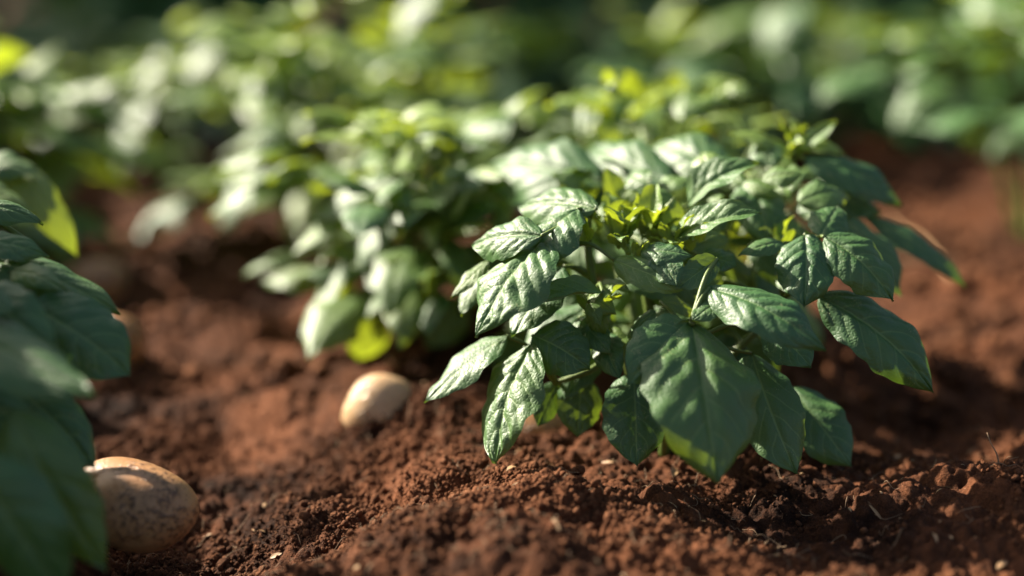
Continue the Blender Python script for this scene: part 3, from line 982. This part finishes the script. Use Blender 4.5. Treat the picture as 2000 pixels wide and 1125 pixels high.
bush(at(850, 330, 2.25), .44, .16, 56, .13, 'potato plant with one large white gleaming leaf at the top edge, left of centre', G1, 105, res=(14, 9), youth=.85, extra=(
    ((850, -30, 2.00), (775, 85, 1.98), 90, (-.58, .46, .67), .06, dict(bulge=.06, curl=.3, rnd=.6)),
    ((950, 60, 2.0), (840, 110, 1.98), 70, (-.45, .5, .75), .12, dict(bulge=.1, curl=.4, rnd=.6)),
))
bush(at(-35, 420, 1.75), .43, .14, 60, .12, 'potato plant behind the left front plant, its pale lit top at the left edge', G1, 106, res=(14, 9), youth=.6)
bush(at(2030, 360, 1.95), .50, .32, 120, .125, 'tall dark potato plant overhanging bare soil at the upper right', G1, 107, res=(14, 9), low=.22, dark=.4, extra=(
    ((1860, 160, 1.90), (1745, 255, 1.88), 84, (-.50, .60, .60), .06, dict(bulge=.16, curl=.5, rnd=.6)),
    ((1990, 225, 1.86), (1925, 320, 1.84), 88, (-.50, .60, .60), .10, dict(bulge=.1, curl=.4, rnd=.6)),
    ((1910, 200, 1.88), (1885, 260, 1.86), 66, (-.50, .60, .60), .10, dict(bulge=.1, curl=.4, rnd=.6)),
))
bush(at(1600, 215, 2.60), .44, .20, 40, .14, 'dark potato plant with two white gleaming leaves at the top edge, right of centre', G1, 108, res=(14, 9), extra=(
    ((1560, 0, 2.35), (1495, 100, 2.32), 110, (-.58, .46, .67), .06, dict(bulge=.1, curl=.4, rnd=.6)),
    ((1590, 70, 2.33), (1530, 140, 2.31), 90, (-.58, .46, .67), .06, dict(bulge=.1, curl=.4, rnd=.6)),
    ((1710, 100, 2.33), (1650, 160, 2.31), 80, (-.58, .46, .67), .06, dict(bulge=.1, curl=.4, rnd=.6)),
))
bush(at(1260, 250, 2.45), .32, .22, 54, .14, 'shaded potato plant at the top, above the yellow green shoots', G1, 109, res=(12, 9))

# the rows further back and to the left, blurred to green blobs
rs = np.random.default_rng(44)
far = []
for y in np.arange(2.75, 5.0, 0.46):
    for k in range(-7, 8):
        x = k * 0.47 + (0.23 if int(y * 10) % 2 else 0) + rs.uniform(-.08, .08) - 0.1
        yy = y + rs.uniform(-.12, .12)
        if abs(x) < 0.42 * yy + 0.25:
            far.append((x, yy))
for i, (x, y) in enumerate(far):
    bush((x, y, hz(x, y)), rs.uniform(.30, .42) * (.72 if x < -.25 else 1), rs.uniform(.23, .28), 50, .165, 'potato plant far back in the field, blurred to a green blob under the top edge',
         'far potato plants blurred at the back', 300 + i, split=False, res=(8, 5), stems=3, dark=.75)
# tall shrubs added, mostly out of view, to shade the far plants
for i in range(17):
    x, y = -6.2 + 0.52 * i + rs.uniform(-.1, .1), 5.0 + rs.uniform(-.15, .15)
    if -2.7 < x < -1.9:
        continue
    bush((x, y, hz(x, y)), rs.uniform(3.65, 3.85) if x < -2.6 else rs.uniform(2.7, 3.0), rs.uniform(.62, .72), 760, .30, 'tall shrub added at the back to shade the far plants', 'shrubs added at the back for shade', 700 + i,
         split=False, res=(6, 5), stems=4, dark=.8, name='shade_shrub', z0=0.02)
# unseen plants added on the sun side to shade the left front
for i, (x, y, h) in enumerate(((-0.80, 0.97, .74), (-0.66, 0.80, .50), (-0.95, 1.50, .46), (-1.15, 2.0, .55), (-1.35, 2.5, .6))):
    bush((x, y, hz(x, y)), h, .24, 230, .14, 'unseen potato plant added beyond the left edge to cast shade', 'unseen potato plants added at left for shade', 500 + i, split=False, res=(10, 7), stems=4)

# ------------------------------------------------------------------ light, sky, camera
sun_dir = SUN
sun = bpy.data.lights.new('sun', 'SUN')
sun.energy = 5.0
sun.angle = R(0.53)
sun.color = (1.0, 0.90, 0.76)
so = bpy.data.objects.new('sun', sun)
COL.objects.link(so)
so.rotation_euler = Vector(sun_dir).to_track_quat('Z', 'Y').to_euler()
so.location = (-2, 1, 3)

w = bpy.data.worlds.new('World')
sc.world = w
w.use_nodes = True
wn, wl = w.node_tree.nodes, w.node_tree.links
sky = wn.new('ShaderNodeTexSky')
sky.sky_type = 'NISHITA'
sky.sun_disc = False
sky.sun_elevation = math.asin(sun_dir[2])
sky.sun_rotation = math.atan2(sun_dir[0], sun_dir[1])
bg = wn.get('Background') or wn.new('ShaderNodeBackground')
bg.inputs[1].default_value = 0.05
sky.dust_density = 4.0
sky.ozone_density = 0.6
wl.new(sky.outputs[0], bg.inputs[0])

cam = bpy.data.cameras.new('camera')
cam.lens = 50.0
cam.sensor_width = 36.0
cam.clip_start = 0.02
cam.clip_end = 600
cam.dof.use_dof = True
cam.dof.focus_distance = 0.972
cam.dof.aperture_fstop = 1.28
co = bpy.data.objects.new('camera', cam)
COL.objects.link(co)
co.location = CAM
co.rotation_euler = (math.pi / 2 - PITCH, 0, 0)
sc.camera = co

sc.view_settings.view_transform = 'Standard'
sc.view_settings.look = 'None'
sc.view_settings.gamma = 1.0
sc.view_settings.exposure = 1.85
sc.render.resolution_x, sc.render.resolution_y = 1024, 576
sc.cycles.use_denoising = True
sc.cycles.max_bounces = 6
sc.cycles.transmission_bounces = 4
